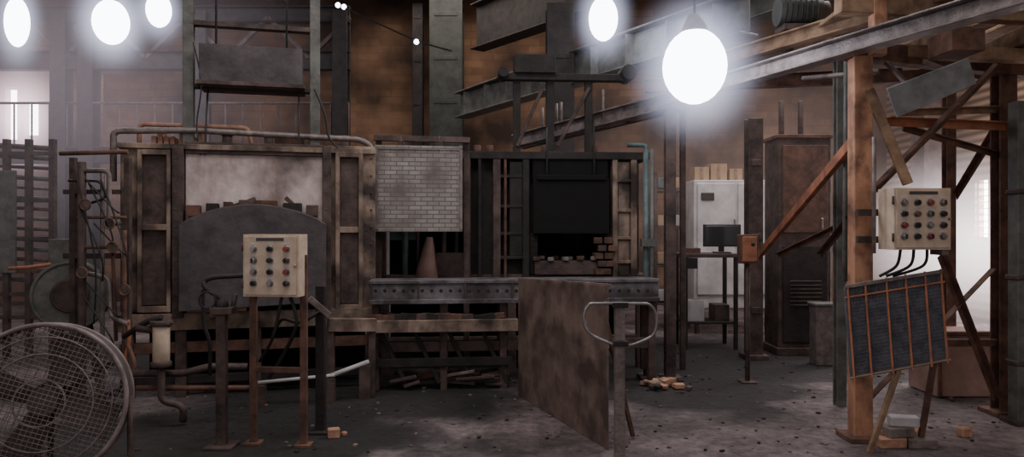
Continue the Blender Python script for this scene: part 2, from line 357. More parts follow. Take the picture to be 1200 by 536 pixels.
# ------------------------------------------------------------------ burner pipework at far left
b=B('gas_burner_pipework',.003)
D=6.35
def T(pts,r,m,rad=.06,seg=8): b.tube([S(*p) for p in pts],r,m,seg,rad)
T([(96,455+30,D),(96,190,D)],.035,M_steel); T([(120,480,D+.1),(120,200,D+.1)],.02,M_pipe)
T([(96,200,D),(128,200,D),(128,262,D),(140,262,D+.2)],.022,M_pipe)
T([(80,212,D),(118,212,D),(126,232,D),(100,240,D)],.012,M_cable); T([(96,290,D),(132,290,D),(136,400,D)],.016,M_rust)
T([(100,320,D),(128,326,D),(130,372,D),(150,380,D-.1)],.02,M_pipe); T([(90,255,D),(148,255,D)],.014,M_rust)
T([(146,270,D),(146,395,D),(158,425,D),(150,470,D)],.02,M_rust)
T([(150,375,D),(152,400,D),(146,420,D),(150,440,D)],.016,M_ohose)
T([(70,180,D),(150,178,D)],.02,M_rust); T([(60,310,D),(30,314,D),(10,315,D)],.015,M_ohose)
b.cyl(S(189,380,5.9),S(189,424,5.9),.065,M_cream); b.cyl(S(189,376,5.9),S(189,382,5.9),.085,M_steel); b.cyl(S(189,424,5.9),S(189,430,5.9),.08,M_steel)
T([(189,428,5.9),(189,470,5.9),(215,476,5.9),(215,494,5.95)],.03,M_steel); T([(160,385,5.9),(189,388,5.9),(200,376,5.9)],.03,M_steel)
T([(150,438,6.0),(215,438,6.0),(245,430,6.0),(290,430,6.1)],.03,M_steel); T([(160,455,6.0),(300,455,6.0)],.022,M_rust)
T([(145,395,6.0),(170,378,5.9),(190,372,5.9)],.024,M_dark)
for x,y in ((128,262),(100,240),(96,320),(132,290),(146,340)):
    b.cyl(S(x,y,D-.08),S(x,y,D+.06),.04,M_steel); b.torus(S(x,y,D-.12),(0,1,0),.045,.008,M_rust,16,6)
for x0,y0,x1,y1 in ((100,210,140,250),(104,215,132,300),(92,240,120,330),(110,262,150,300),(100,330,140,372),(96,345,135,410),(88,200,110,380),(118,210,150,340)):
    b.curve([S(x0,y0,D-.05),S((x0+x1)/2+12,(y0+y1)/2+14,D-.1),S(x1,y1,D-.02)],.008,M_cable)
b.box(S(108,300,D+.12),(.5,.04,.05),M_steel); b.box(S(108,225,D+.12),(.5,.04,.04),M_steel)
for x in (86,150): b.beam(S(x,480,D+.12),S(x,185,D+.12),.05,.05,M_steel)
b.done()
b=B('pipe_rack',.004)
for x in (8,34,62): b.beam(((x-600)/F*9,9,0),((x-600)/F*9,9,2.7),.07,.07,M_steel,up=Vector((0,1,0)))
for y in (180,235,280,318,345,372): b.beam(S(-10,y,9),S(66,y,9),.05,.05,M_rust if y in(318,) else M_steel)
for i in range(14): b.cyl(S(-12+random.random()*8,170+i*12,9.12),S(58+random.random()*10,174+i*12,9.12),.02+.02*random.random(),random.choice([M_steel,M_green,M_rust,M_pipe]),seg=8)
b.beam(S(2,320,8.95),S(2,200,8.95),.35,.04,M_green)
b.done()
# ------------------------------------------------------------------ round blower
b=B('centrifugal_blower',.004)
c=S(84,346,6.9); ax=Vector((.45,-1,0)).normalized()
b.cyl(c-ax*.1,c+ax*.1,.32,M_green,seg=40); b.torus(c+ax*.1,ax,.31,.018,M_green); b.torus(c-ax*.1,ax,.31,.018,M_green)
b.torus(c+ax*.11,ax,.14,.02,M_steel); b.cyl(c+ax*.1,c+ax*.13,.13,M_steel,seg=24)
b.box(c+Vector((-.05,.0,.36)),(.22,.2,.34),M_green); b.cyl(c-ax*.1,c-ax*.4,.12,M_steel)
for s_ in (-1,1):
    b.beam((c.x+s_*.25,c.y+.05,0),(c.x+s_*.12,c.y+.05,c.z-.2),.05,.05,M_steel,up=Vector((0,1,0)))
b.box((c.x,c.y+.05,.03),(.7,.4,.06),M_steel); b.done()
# ------------------------------------------------------------------ big fan in foreground
M_wire=mat('dusty_fan_wire',(140,126,124),(98,87,86),9,.6,.1,bump=0)
M_blade=mat('dusty_fan_blade',(92,80,78),(70,61,60),6,.7,.1)
b=B('industrial_drum_fan',.002)
c=S(48,472,4.3); R=.455; ax=Vector((.28,-1,.12)).normalized(); _,sx,up=b.frame(ax)
for o,rr,t in ((.0,R,.014),(-.17,R,.012),(.03,R*.62,.004),(.035,R*.3,.006),(.02,R*.84,.004)): b.torus(c+ax*o,ax,rr,t,M_wire,64,8)
n=64; ra=[c+(sx*math.cos(a)+up*math.sin(a))*R for a in [2*math.pi*i/n for i in range(n)]]
va=[b.bm.verts.new(p) for p in ra]; vb=[b.bm.verts.new(p-ax*.17) for p in ra]
for i in range(n): b.face([va[i],va[(i+1)%n],vb[(i+1)%n],vb[i]],M_blade,True)
def dome(x,y,s_=1,o=0): 
    r=math.hypot(x,y)/R; return c+sx*x+up*y+ax*(o+s_*.045*(1-r*r))
ang=.35
for s_,o,nn in ((1,0,16),(-1,-.17,9)):
  for k in range(-nn,nn+1):
    t=k*R/(nn+.5); h=math.sqrt(R*R-t*t)
    for dd in (0,1):
        pts=[]
        for j in range(9):
            q=-h+2*h*j/8; x,y=(t,q) if dd else (q,t)
            pts.append(dome(x*math.cos(ang)-y*math.sin(ang),x*math.sin(ang)+y*math.cos(ang),s_,o))
        b.sweep(pts,[.0024]*9,M_wire,5)
b.cyl(c-ax*.16,c-ax*.02,.085,M_blade); b.cyl(c-ax*.3,c-ax*.16,.11,M_steel)
for k in range(4):
    a=k*math.pi/2+.4; d1=sx*math.cos(a)+up*math.sin(a); d2=-sx*math.sin(a)+up*math.cos(a)
    b.plate([c-ax*.12+d1*.07-d2*.05,c-ax*.14+d1*.4-d2*.12,c-ax*.07+d1*.41+d2*.12,c-ax*.05+d1*.07+d2*.05],.006,M_blade)
for k in range(3):
    a=k*2*math.pi/3+.5; d1=sx*math.cos(a)+up*math.sin(a); b.beam(c-ax*.2,c-ax*.165+d1*R,.02,.03,M_steel)
for s_ in (-1,1):
    e=c+sx*R*s_-ax*.09; foot=Vector((e.x,e.y,0)); b.cyl(foot+Vector((0,0,.03)),e,.016,M_steel); b.beam(foot+Vector((-.05,-.32,.02)),foot+Vector((.05,.32,.02)),.04,.04,M_steel)
b.cyl(Vector(((c+sx*R).x,(c+sx*R).y,.06)),Vector(((c-sx*R).x,(c-sx*R).y,.06)),.014,M_steel); b.done()
# ------------------------------------------------------------------ control panels
def panel(name,cx,cy,d,w,h,dep,yaw,cols,rows,build_legs,roll=0):
    b=B(name,.005); c=S(cx,cy,d); R=Matrix.Rotation(yaw,3,'Z')@Matrix.Rotation(roll,3,'Y')
    b.box(c,(w,dep,h),M_cream,R); b.box(c+R@Vector((0,-dep/2-.006,0)),(w-.03,.012,h-.03),M_cream,R)
    b.box(c+R@Vector((0,-dep/2-.014,h/2-.035)),(w*.5,.004,.022),M_door,R)
    cyc=[M_chrome,M_blk,M_red,M_chrome,M_blk,M_rust,M_chrome,M_blk,M_red,M_blk,M_chrome,M_steel]
    for r in range(rows):
        for q in range(cols):
            p=Vector((-w/2+w*(q+.7)/(cols+.4), -dep/2-.012, h/2-.08-(h-.12)*(r+.3)/rows))
            b.cyl(c+R@p,c+R@(p+Vector((0,-.008,0))),.026,M_chrome,seg=14); m=cyc[(r*cols+q)%12]
            b.cyl(c+R@(p+Vector((0,-.008,0))),c+R@(p+Vector((0,-.03,0))),.018,m,seg=12)
            if (r+q)%2: b.box(c+R@(p+Vector((0,-.034,0))),(.008,.014,.034),M_blk,R)
            b.box(c+R@(p+Vector((0,.0,.037))),(.05,.003,.012),M_wgrey,R)
    b.cyl(c+R@Vector((w/2-.02,-dep/2-.012,0)),c+R@Vector((w/2-.02,-dep/2-.03,0)),.01,M_chrome,seg=8)
    for zz in (-.3,.3): b.cyl(c+R@Vector((-w/2-.006,-dep/2,h*zz-.03)),c+R@Vector((-w/2-.006,-dep/2,h*zz+.03)),.009,M_steel,seg=8)
    build_legs(b,c,R,w,h); b.done()
def legsL(b,c,R,w,h):
    for s_ in (-1,1):
        p=c+R@Vector((s_*(w/2-.015),.05,-h/2)); b.beam((p.x,p.y,0),(p.x,p.y,p.z+.3),.05,.04,M_rust,up=Vector((0,1,0))); b.box((p.x,p.y,.01),(.12,.12,.02),M_rust)
    q=c+R@Vector((0,.05,-h/2-.55)); 
    b.box(q,(w,.03,.04),M_rust,R)
    b.curve([c+R@Vector((.1,.02,-h/2)),c+R@Vector((.16,.0,-h/2-.2)),c+R@Vector((.02,.08,-h/2-.45)),c+R@Vector((-.1,.1,-h/2-.62))],.014,M_cable)
    b.curve([c+R@Vector((.04,.02,-h/2)),c+R@Vector((-.02,.0,-h/2-.3)),c+R@Vector((-.17,.1,-h/2-.5))],.012,M_cable)
panel('control_panel',323,311,5.35,.42,.45,.16,-.12,3,4,legsL)
def legsR(b,c,R,w,h):
    b.box(c+R@Vector((-.05,.12,.05)),(w+.2,.03,.05),M_steel,R); b.box(c+R@Vector((-.05,.12,-.15)),(w+.2,.03,.05),M_steel,R)
    for k in range(3):
        b.curve([c+R@Vector((-.1+.1*k,0,-h/2)),c+R@Vector((-.12+.1*k,.02,-h/2-.12)),c+R@Vector((-.2+.05*k,.1,-h/2-.2))],.012,M_cable)
    b.cyl(c+R@Vector((-w/2-.06,.05,-.25)),c+R@Vector((-w/2-.06,.05,.6)),.014,M_pipe)
    b.box(c+R@Vector((w*.5-.02,.0,-h/2+.0)),(.05,.14,.08),M_pipe,R)
panel('control_panel',1071,257,5.3,.42,.44,.2,.06,4,4,legsR)
# ------------------------------------------------------------------ posts, levers near left panel
b=B('burner_lever_stand',.003)
P=S
x=(260-600)/F*5.35; b.beam((x,5.35,0),(x,5.35,.98),.07,.06,M_steel,up=Vector((0,1,0))); b.box((x,5.35,.01),(.2,.2,.02),M_steel)
b.tube([P(260,375,5.35),P(260,350,5.35),P(240,338,5.35),P(238,330,5.4),P(250,325,5.4),P(286,323,5.5)],.018,M_dark); b.tube([P(238,340,5.4),P(238,380,5.4),P(246,400,5.4),P(246,440,5.4)],.014,M_dark)
b.tube([P(246,372,5.35),P(272,366,5.4),P(276,345,5.4)],.02,M_steel); b.sphere(P(260,358,5.35),.05,M_dark); b.torus(P(243,352,5.3),(0,1,0),.06,.008,M_dark,20,6)
b.box(P(262,364,5.35),(.16,.12,.05),M_steel)
b.done()
b=B('support_post',.003)
x=(376-600)/F*5.75; b.beam((x,5.75,0),(x,5.75,1.15),.07,.07,M_dark,up=Vector((0,1,0))); b.box((x,5.75,.01),(.2,.2,.02),M_dark)
b.beam(P(362,350,5.6),P(386,370,5.7),.02,.05,M_pipe); b.tube([P(376,365,5.7),P(352,380,5.7),P(330,372,5.75),P(318,395,5.8)],.014,M_cable); b.done()
b=B('floor_pipe',.0); b.cyl(S(300,449,6.62),S(392,440,6.72),.016,M_wgrey,seg=12); b.cyl(S(388,440.5,6.72),S(432,424,6.9),.022,M_wgrey,seg=12)
for q in (S(305,449,6.62),S(386,441,6.72),S(428,426,6.88)): b.box((q.x,q.y,(q.z-.02)/2),(.1,.08,max(.02,q.z-.02)),M_steel)
b.done()
# ------------------------------------------------------------------ middle furnace
FB=Face(445,8.2,760,8.4)
b=B('bogie_hearth_furnace',.006)
def fb(x0,x1,y0,y1,v0,v1,m): FB.pbox(b,x0,x1,y0,y1,v0,v1,m)
fb(445,760,178,187,-.06,2.2,M_dark)
fb(445,452,180,330,0,1.8,M_steel); fb(545,625,186,325,.08,1.9,M_dark); fb(716,750,180,335,.05,1.9,M_steel)
fb(445,760,180,330,1.85,1.95,M_lining); fb(445,760,322,345,.0,1.9,M_steel)
fb(450,545,186,268,.10,.25,M_dark)
fb(622,716,186,215,.08,.2,M_black)
for x,wd,m in ((549,5,M_steel),(562,4,M_dark),(582,9,M_steel),(592,3,M_rust),(616,8,M_dark),(720,6,M_face),(742,7,M_face)):
    fb(x-wd/2,x+wd/2,180,332,-.05,.1,m)
for y in (205,240,272,300): fb(580,620,y,y+4,-.04,.1,M_dark); fb(720,745,y+5,y+9,-.04,.1,M_face)
fb(597,612,190,300,-.03,.1,M_dark)
fb(724,738,190,330,.0,.1,M_face)
fb(624,712,210,274,-.10,-.02,M_black); fb(624,712,183,210,-.03,.05,M_black); fb(628,708,206,212,-.13,-.09,M_black)
for x in (640,695): b.cyl(FB.pp(x,208,-.08),FB.pp(x,150,-.05),.014,M_cable,seg=6)
fb(620,630,274,322,-.02,1.8,M_lining); fb(708,718,274,322,-.02,1.8,M_lining)
for i in range(5):
    for j in range(2):
        b.box(FB.pp(700+j*11+(i%2)*4,318-i*9,-.02),(.095,.2,.07),[M_dbrick,M_dbrick,M_steel,M_rust][(i*2+j)%4],Matrix.Rotation(random.uniform(-.2,.2),3,'Z'))
for k in range(10):
    b.box(FB.pp(628+k*8.5,302+random.random()*2,-.02+.3*(k%2)),(.07,.12,.045),M_pipe if k%3 else M_dbrick,Matrix.Rotation(random.uniform(-.4,.4),3,'Z'))
fb(626,700,306,322,-.05,.4,M_steel)
for x,m,r in ((452,M_wgrey,.035),(474,M_teal,.035),(489,M_steel,.02),(520,M_steel,.03),(535,M_dark,.03)):
    b.cyl(FB.pp(x,326,.1),FB.pp(x,268,.1),r,m)
fb(455,490,270,282,.15,.2,M_teal)
b.cyl(FB.pp(500,326,.05),FB.pp(503,278,.05),.14,M_pinkwall,r2=.04,seg=14)
b.box(FB.pp(530,312,.2),(.35,.4,.3),M_steel)
for x in (475,560,575,640,700): b.cyl(FB.pp(x,178,.2),FB.pp(x,168,.2),.04,M_rust)
for x in (607,647,693): b.ibeam(FB.pp(x,178,.2),FB.pp(x,62 if x!=693 else 88,.2),.09,.09,M_dark,.012,up=Vector((0,1,0)))
fb(588,738,84,92,.1,.22,M_dark); fb(604,652,62,84,.05,.3,M_dark)
b.cyl(FB.pp(738,84,.0),FB.pp(738,84,.3),.09,M_dark); b.cyl(FB.pp(590,84,.0),FB.pp(590,84,.3),.06,M_dark)
b.beam(FB.pp(607,170,.15),FB.pp(640,95,.15),.04,.04,M_steel); b.beam(FB.pp(693,100,.15),FB.pp(655,170,.15),.04,.04,M_steel)
for x in (450,520,600,680,752): fb(x-5,x+5,340,440,.02,.12,M_steel); fb(x-5,x+5,340,430,1.7,1.8,M_steel)
fb(445,756,395,408,.03,.1,M_steel); fb(445,756,350,432,1.2,1.25,M_black)
b.done()
FC=Face(441,7.6,541,7.75)
b=B('brick_lined_furnace_door',.008)
FC.pbox(b,441,540,174,270,0,.14,M_bwhite)
for y0,y1 in ((171,176),(268,272)): FC.pbox(b,439,542,y0,y1,-.012,.16,M_bwhite)
for x0,x1 in ((439,443),(538,542)): FC.pbox(b,x0,x1,171,272,-.012,.16,M_pipe)
for x in (470,515): b.cyl(FC.pp(x,173,.08),FC.pp(x,158,.1),.012,M_steel); b.torus(FC.pp(x,168,.08),(0,1,0),.03,.008,M_steel,14,6)
b.beam(FC.pp(438,160,.12),FC.pp(552,163,.12),.06,.06,M_steel)
for x in (444,549): p=FC.pp(x,160,.19); b.beam((p.x,p.y,0),(p.x,p.y,p.z),.06,.06,M_steel,up=Vector((0,1,0)))
b.done()
# ------------------------------------------------------------------ rack table in front of furnaces
FD=Face(432,7.15,775,7.45)
b=B('charging_roller_table',.004)
def fd(x0,x1,y0,y1,v0,v1,m): FD.pbox(b,x0,x1,y0,y1,v0,v1,m)
M_rack=mat('rack_blue_grey',(124,118,122),(78,74,77),7,.65,.1,soot=(62,55,56),sscale=4)
fd(432,772,328,332,-.02,.35,M_rack); fd(432,772,332,352,.0,.03,M_rack); fd(432,772,350,355,-.05,.05,M_rack)
for k in range(30):
    p=FD.pp(440+k*11,341,-.004); b.cyl(p,p+FD.n*.02,.018,M_dark,seg=10)
    if k%5==0: fd(434+k*11,436+k*11,330,354,-.03,.02,M_steel)
fd(432,606,374,388,-.1,.0,M_face); fd(432,770,400,412,.05,.12,M_steel); fd(432,600,420,430,.0,.06,M_dark)
for x in (440,520,590,650,765): fd(x-4,x+4,354,459 if x<600 else 452,.02,.1,M_steel)
for x in (440,590,765): fd(x-4,x+4,332,440,.3,.35,M_steel)
for k in range(4): b.beam(FD.pp(445+k*40,388,.03),FD.pp(475+k*40,450,.03),.03,.04,M_dark)
for k in range(12):
    b.box(FD.pp(440+k*13,370+random.random()*3,.0),(.12+.1*random.random(),.1,.06),random.choice([M_steel,M_rust,M_dark,M_dark]),Matrix.Rotation(random.uniform(-.15,.15),3,'Y'))
for k in range(26):  # scrap bars lying under the table
    q=FD.P(random.uniform(.1,1.35),random.uniform(.0,.35),.03+random.random()*.12); a_=random.uniform(-.5,.5); l_=random.uniform(.15,.4)
    b.beam(q,q+Vector((math.cos(a_)*l_,math.sin(a_)*l_*.3,random.uniform(-.02,.06))),.03,.03,random.choice([M_steel,M_rust,M_dark,M_pipe]))
b.done()
b=B('crossbeam',.004); b.beam(S(384,381,6.75),S(440,381,6.95),.1,.12,M_face); 
for x,d in ((388,6.76),(436,6.93)): q=S(x,381,d); b.beam((q.x,q.y,0),(q.x,q.y,q.z-.06),.06,.06,M_steel,up=Vector((0,1,0)))
b.done()
# ------------------------------------------------------------------ leaning sheet
b=B('steel_sheet_screen',.003)
a0=Vector((.07,7.0,0)); a1=Vector((.70,5.28,0)); n=(a1-a0).cross(Vector((0,0,1))).normalized()
b.plate([a0,a1,a1+Vector((0,0,1.19)),a0+Vector((0,0,1.12))],.012,M_sheet)
b.beam(a0+Vector((0,0,1.12)),a1+Vector((0,0,1.19)),.02,.02,M_sheet)
for t in (.25,.5,.75):
    q=a0.lerp(a1,t); b.beam(q-n*.004,q+Vector((0,0,1.14))-n*.004,.012,.012,M_sheet)
for t in (.1,.9):
    q=a0.lerp(a1,t); s2=Vector((n.x,n.y,0))
    b.beam(q+s2*(-.02)+Vector((0,0,1.1)),q-s2*.3+Vector((.0,0,.02)),.03,.03,M_rust)
b.done()
# ------------------------------------------------------------------ hand post with loop
b=B('trolley_handle_post',.003)
d=4.35; x=(726-600)/F*d
b.beam((x,d,0),(x,d,S(0,360,d).z),.06,.05,M_pipe,up=Vector((0,1,0))); b.box((x,d,.015),(.3,.3,.03),M_steel)
pp=[(700,356),(745,356),(762,358),(769,372),(766,392),(748,402),(735,405),(716,403),(690,390),(684,372),(690,358)]
P2=[]; n=len(pp)
for i in range(n):
    for k in range(5):
        t=k/5; a,b_,c_,d_=[Vector((*pp[(i+j-1)%n],0)) for j in range(4)]
        v=.5*((2*b_)+(c_-a)*t+(2*a-5*b_+4*c_-d_)*t*t+(3*b_-a-3*c_+d_)*t**3); P2.append(S(v.x,v.y,d-.04))
b.sweep(P2,[.009]*len(P2),M_chrome,8,True)
b.box((x,d-.02,S(0,357,d).z),(.09,.07,.03),M_dark); b.box((x,d-.02,S(0,402,d).z),(.09,.07,.03),M_dark)
b.done()
# ------------------------------------------------------------------ monorail from furnace
b=B('hoist_monorail',.004)
a=S(604,166,9.6); c=S(792,117,7.75)
b.ibeam(a,c,.14,.17,M_pipe,.018); b.ibeam(a+Vector((.1,.45,.0)),c+Vector((.2,.35,0)),.08,.1,M_steel,.012)
for t in (.1,.3,.5,.7,.9): q=a.lerp(c,t); b.beam(q,q+Vector((.15,.4,0)),.05,.05,M_steel)
q=S(785,118,7.8); b.ibeam((q.x,q.y,0),(q.x,q.y,q.z-.08),.11,.11,M_steel,.014,up=Vector((0,1,0))); b.box((q.x,q.y,.015),(.22,.22,.03),M_steel)
q=S(800,118,8.3); b.ibeam((q.x,q.y,0),(q.x,q.y,q.z-.1),.06,.06,M_steel,.012,up=Vector((0,1,0)))
for t in (.2,.3,.33,.6): q=a.lerp(c,t); b.cyl(q,q+Vector((0,0,.34)),.018,M_pipe,seg=8)
b.done()
b=B('vertical_pipe_stack',.0)
for px,r,m,d in ((757,.03,M_teal,7.8),(764,.02,M_green,7.75)):
    q=S(px,175,d); b.cyl((q.x,q.y,0),q,r,m); 
b.tube([S(757,178,7.8),S(757,170,7.8),S(735,170,7.8)],.025,M_teal)
b.box((S(760,0,7.78).x,7.78,.02),(.2,.3,.04),M_steel); b.box((S(760,0,7.78).x,7.78,1.45),(.16,.12,.08),M_green)
b.done()
# ------------------------------------------------------------------ right gantry platform
b=B('charging_platform_gantry',.005)
cx,cy=S(1008,0,5.55).x,5.55
b.beam((cx,cy,0),(cx,cy,2.9),.14,.12,M_orange2,up=Vector((0,1,0))); b.box((cx,cy,.02),(.26,.26,.04),M_rust)
c2=S(1176,0,6.3); b.ibeam((c2.x,6.3,0),(c2.x,6.3,2.95),.15,.14,M_rust,.016,up=Vector((0,1,0))); b.box((c2.x,6.3,.02),(.28,.28,.04),M_rust)
c3=S(984,0,6.6); b.ibeam((c3.x,6.6,0),(c3.x,6.6,3.2),.09,.09,M_green,.014,up=Vector((0,1,0)))
c4=S(1112,0,7.6); b.ibeam((c4.x,7.6,0),(c4.x,7.6,3.2),.1,.1,M_rust,.014,up=Vector((0,1,0)))
b.ibeam((1.65,7.6,2.96),(3.0,4.2,2.96),.14,.14,M_pipe,.016)
b.ibeam((2.1,7.8,3.36),(3.35,5.2,3.36),.12,.14,M_tan,.016)
b.ibeam((1.4,7.7,3.1),(4.9,6.9,3.1),.1,.14,M_rust,.014)
b.beam((2.45,5.5,3.28),(4.4,5.62,3.22),.12,.13,M_tan); b.beam((2.6,5.75,3.0),(4.5,5.9,2.98),.12,.10,M_tan)
b.beam((2.5,5.55,2.96),(4.6,6.4,2.98),.12,.14,M_rust); b.beam((3.2,5.2,3.1),(3.6,6.6,3.1),.14,.14,M_tan); b.beam((4.0,5.2,3.12),(4.2,6.8,3.12),.14,.14,M_tan)
b.beam((2.75,5.5,2.9),(2.75,5.5,3.6),.1,.1,M_orange2,up=Vector((0,1,0)))
for k in range(7): b.beam((2.75+k*.27,5.3,3.4),(2.85+k*.27,7.2,3.4),.2,.035,M_tan)
b.box(S(1120,52,5.3),(.24,.3,.16),M_rust)
def br(x0,y0,d0,x1,y1,d1,w,m,t=None): b.angle(S(x0,y0,d0),S(x1,y1,d1),w,m)
b.beam(S(1000,166,5.6),S(889,300,8.8),.05,.09,M_orange)
b.beam(S(1018,105,5.5),S(1064,216,5.45),.04,.07,M_tan)
br(1028,222,5.6,1196,52,6.0,.07,M_rust); br(1040,142,5.7,1182,148,6.2,.07,M_orange); br(1050,132,6.2,1180,128,6.3,.06,M_tan)
br(1020,470,5.6,1165,318,6.25,.06,M_rust); br(1104,300,5.9,1170,470,6.25,.06,M_rust); br(1118,232,7.6,1168,150,6.4,.06,M_rust)
br(910,300,7.6,990,262,6.6,.05,M_rust); br(1060,150,5.9,1200,190,6.4,.0+.05,M_rust); br(960,300,7.0,1000,250,5.7,.05,M_rust)
b.beam(S(1020,402,5.7),S(1168,402,6.3),.04,.06,M_rust)
b.tube([S(992,60,5.9),S(992,120,5.9),S(990,330,5.9)],.022,M_green)
b.tube([S(940,92,6.5),S(1030,84,6.0)],.02,M_pipe)
b.done()
b=B('faded_sign_plate',.003)
q=[S(1040,104,5.15),S(1135,68,5.15),S(1145,98,5.2),S(1052,138,5.2)]
b.plate(q,.02,mat('weathered_sheet',(150,154,154),(108,110,110),4,.6)); b.beam(q[0].lerp(q[1],.3)+Vector((0,.02,-.05)),q[0].lerp(q[1],.3)+Vector((0,.35,.2)),.03,.03,M_steel); b.beam(q[0].lerp(q[1],.8)+Vector((0,.02,-.05)),q[0].lerp(q[1],.8)+Vector((0,.35,.1)),.03,.03,M_steel); b.done()
b=B('refractory_mesh_panel',.003)
c00,c10,c11,c01=S(990,336,5.25),S(1103,318,5.25),S(1111,424,5.15),S(998,445,5.15)
b.plate([c01,c11,c10,c00],-.03,M_slab)
def pq(u,v,o=-.012): return c00.lerp(c10,u).lerp(c01.lerp(c11,u),v)+Vector((0,o,0))
for u in (.02,.2,.42,.62,.82,.985): b.beam(pq(u,-.03),pq(u,1.02),.012,.014,M_orange)
for v in (.12,.98): b.beam(pq(-.02,v),pq(1.02,v),.01,.012,M_orange if v<.5 else M_tan)
for k in range(30): b.beam(pq(k/30+.01,0,-.004),pq(k/30+.01,1,-.004),.004,.005,M_slab)
for k in range(26): b.beam(pq(0,k/26+.01,-.004),pq(1,k/26+.01,-.004),.004,.005,M_slab)
b.beam(pq(0,0),pq(1,0),.025,.025,M_pipe)
p=pq(.5,1); b.beam(p+Vector((0,.03,0)),Vector((p.x-.18,5.22,0)),.035,.035,M_tan,up=Vector((0,1,0))); p=pq(.88,.95); b.beam(p+Vector((0,.03,0)),Vector((p.x+.02,5.4,0)),.035,.035,M_rust,up=Vector((0,1,0)))
b.done()
# ------------------------------------------------------------------ right edge things
b=B('pinkish_steel_skip',.006)
x0,x1=S(1098,0,6.9).x,S(1168,0,6.9).x
b.box(((x0+x1)/2,7.15,.31),(x1-x0,.5,.6),M_pinkwall); b.box(((x0+x1)/2,6.89,.61),(x1-x0+.04,.06,.04),M_rust)
for t in (.03,.97): b.box((x0+(x1-x0)*t,6.885,.3),(.03,.03,.58),M_rust)
b.done()
b=B('green_service_duct',.008)
x=S(1196,0,6.0).x; b.box((x,6.0,1.32),(.13,.13,2.64),M_green); 
for z in (.5,1.2,1.9): b.box((x,6.0,z),(.16,.16,.04),M_steel)
b.box((x,6.0,.02),(.22,.22,.04),M_steel); b.done()
# ------------------------------------------------------------------ middle right background
b=B('white_drying_oven',.01)
d=11.0
x0=S(813,0,d).x; x1=S(908,0,d).x; zt=S(0,215,d).z
b.box(((x0+x1)/2,d+.4,(zt+.35)/2+.05),(x1-x0,.8,zt-.35),M_wgrey)
for s_ in (0,1): b.box((x0+(x1-x0)*(.27+.5*s_),d-.015,(zt+.5)/2+.05),((x1-x0)*.46,.03,zt-.6),M_wgrey)
for xx in (x0+.08,x1-.08): 
    for yy in (d+.1,d+.7): b.box((xx,yy,.15),(.07,.07,.32),M_steel)
b.box(((x0+x1)/2,d-.03,1.55),(.03,.04,.4),M_chrome); b.box((x0+.2,d-.04,zt-.2),(.2,.02,.12),M_blk)
b.done()
def cbox(px0,px1,py0,py1,d,dep,name='cardboard_box'):
    b=B(name,.004); p=S(px0,py1,d);q=S(px1,py0,d); b.box(((p.x+q.x)/2,d+dep/2,(p.z+q.z)/2),(q.x-p.x,dep,q.z-p.z),M_card)
    b.box(((p.x+q.x)/2,d+dep/2,q.z+.002),(q.x-p.x,.05,.006),M_tan); b.box(((p.x+q.x)/2,d-.002,(p.z+q.z)/2),(.05,.006,q.z-p.z),M_tan); b.done()
for a in ((814,831,196,214.5),(833,852,192,214.5),(855,870,198,214.5)): cbox(*a,11.05,.35)
b=B('shelving_unit',.004)
d=11.6; x0=S(768,0,d).x; x1=S(802,0,d).x
for xx in (x0,x1):
    for yy in (d,d+.5): b.box((xx,yy,1.25),(.05,.05,2.5),M_steel)
for z in (.4,1.0,1.6,2.2): b.box(((x0+x1)/2,d+.25,z),(x1-x0,.5,.03),M_steel)
for z in (.43,1.03,1.63,2.23):
    for k in range(2): b.box((x0+.13+k*.2,d+.2,z+.1),(.16,.3,.17),[M_card,M_wgrey,M_teal,M_card][(int(z*3)+k)%4])
b.done()
b=B('work_bench',.005)
d=9.6; x0=S(800,0,d).x;x1=S(868,0,d).x; zt=S(0,300,d).z
b.box(((x0+x1)/2,d+.3,zt),(x1-x0,.6,.05),M_steel)
for xx in (x0+.05,x1-.05):
    for yy in (d+.05,d+.55): b.box((xx,yy,zt/2),(.05,.05,zt),M_dark)
b.box(((x0+x1)/2,d+.3,.35),(x1-x0-.05,.5,.03),M_dark); b.box((x0+.2,d+.3,.5),(.25,.3,.28),M_wgrey); b.box((x1-.2,d+.3,.47),(.2,.3,.22),M_steel)
b.box((x0+.1,d+.02,zt-.1),(.2,.03,.14),M_dark); b.box((x0+.15,d+.2,zt+.06),(.2,.3,.08),M_rust)
b.done()
b=B('computer_monitor',.006)
q=S(846,278,9.85); b.box(q+Vector((0,0,.02)),(.5,.05,.3),M_blk); b.box(q+Vector((0,-.027,.02)),(.45,.006,.26),mat('screen_glass',(40,44,50),(34,38,44),3,.15,0,bump=0))
b.box(q+Vector((0,.03,-.17)),(.07,.05,.12),M_blk); b.box((q.x,q.y,zt+.035),(.2,.2,.02),M_blk); b.done()
b=B('electrical_cabinet',.012)
d=9.2; x0=S(912,0,d).x; x1=S(974,0,d).x; zt=S(0,160,d).z
b.box(((x0+x1)/2,d+.25,zt/2+.04),(x1-x0,.5,zt-.08),M_steel)
b.box(((x0+x1)/2,d+.25,.05),(x1-x0+.06,.56,.1),M_steel); b.box(((x0+x1)/2,d+.25,zt),(x1-x0+.06,.56,.05),M_rust)
b.box(((x0+x1)/2,d-.015,zt*.76),(x1-x0-.1,.03,zt*.40),M_rust); b.box(((x0+x1)/2,d-.015,zt*.28),(x1-x0-.1,.03,zt*.44),M_dark)
b.box(((x0+x1)/2+.2,d-.04,zt*.6),(.03,.03,.15),M_chrome)
for k in range(7): b.box(((x0+x1)/2,d-.035,zt*.34-k*.05),(.4,.02,.015),M_steel)
for xx in (x0+.15,x0+.4): b.cyl((xx,d+.3,zt),(xx,d+.3,zt+.5),.035,M_steel)
b.done()
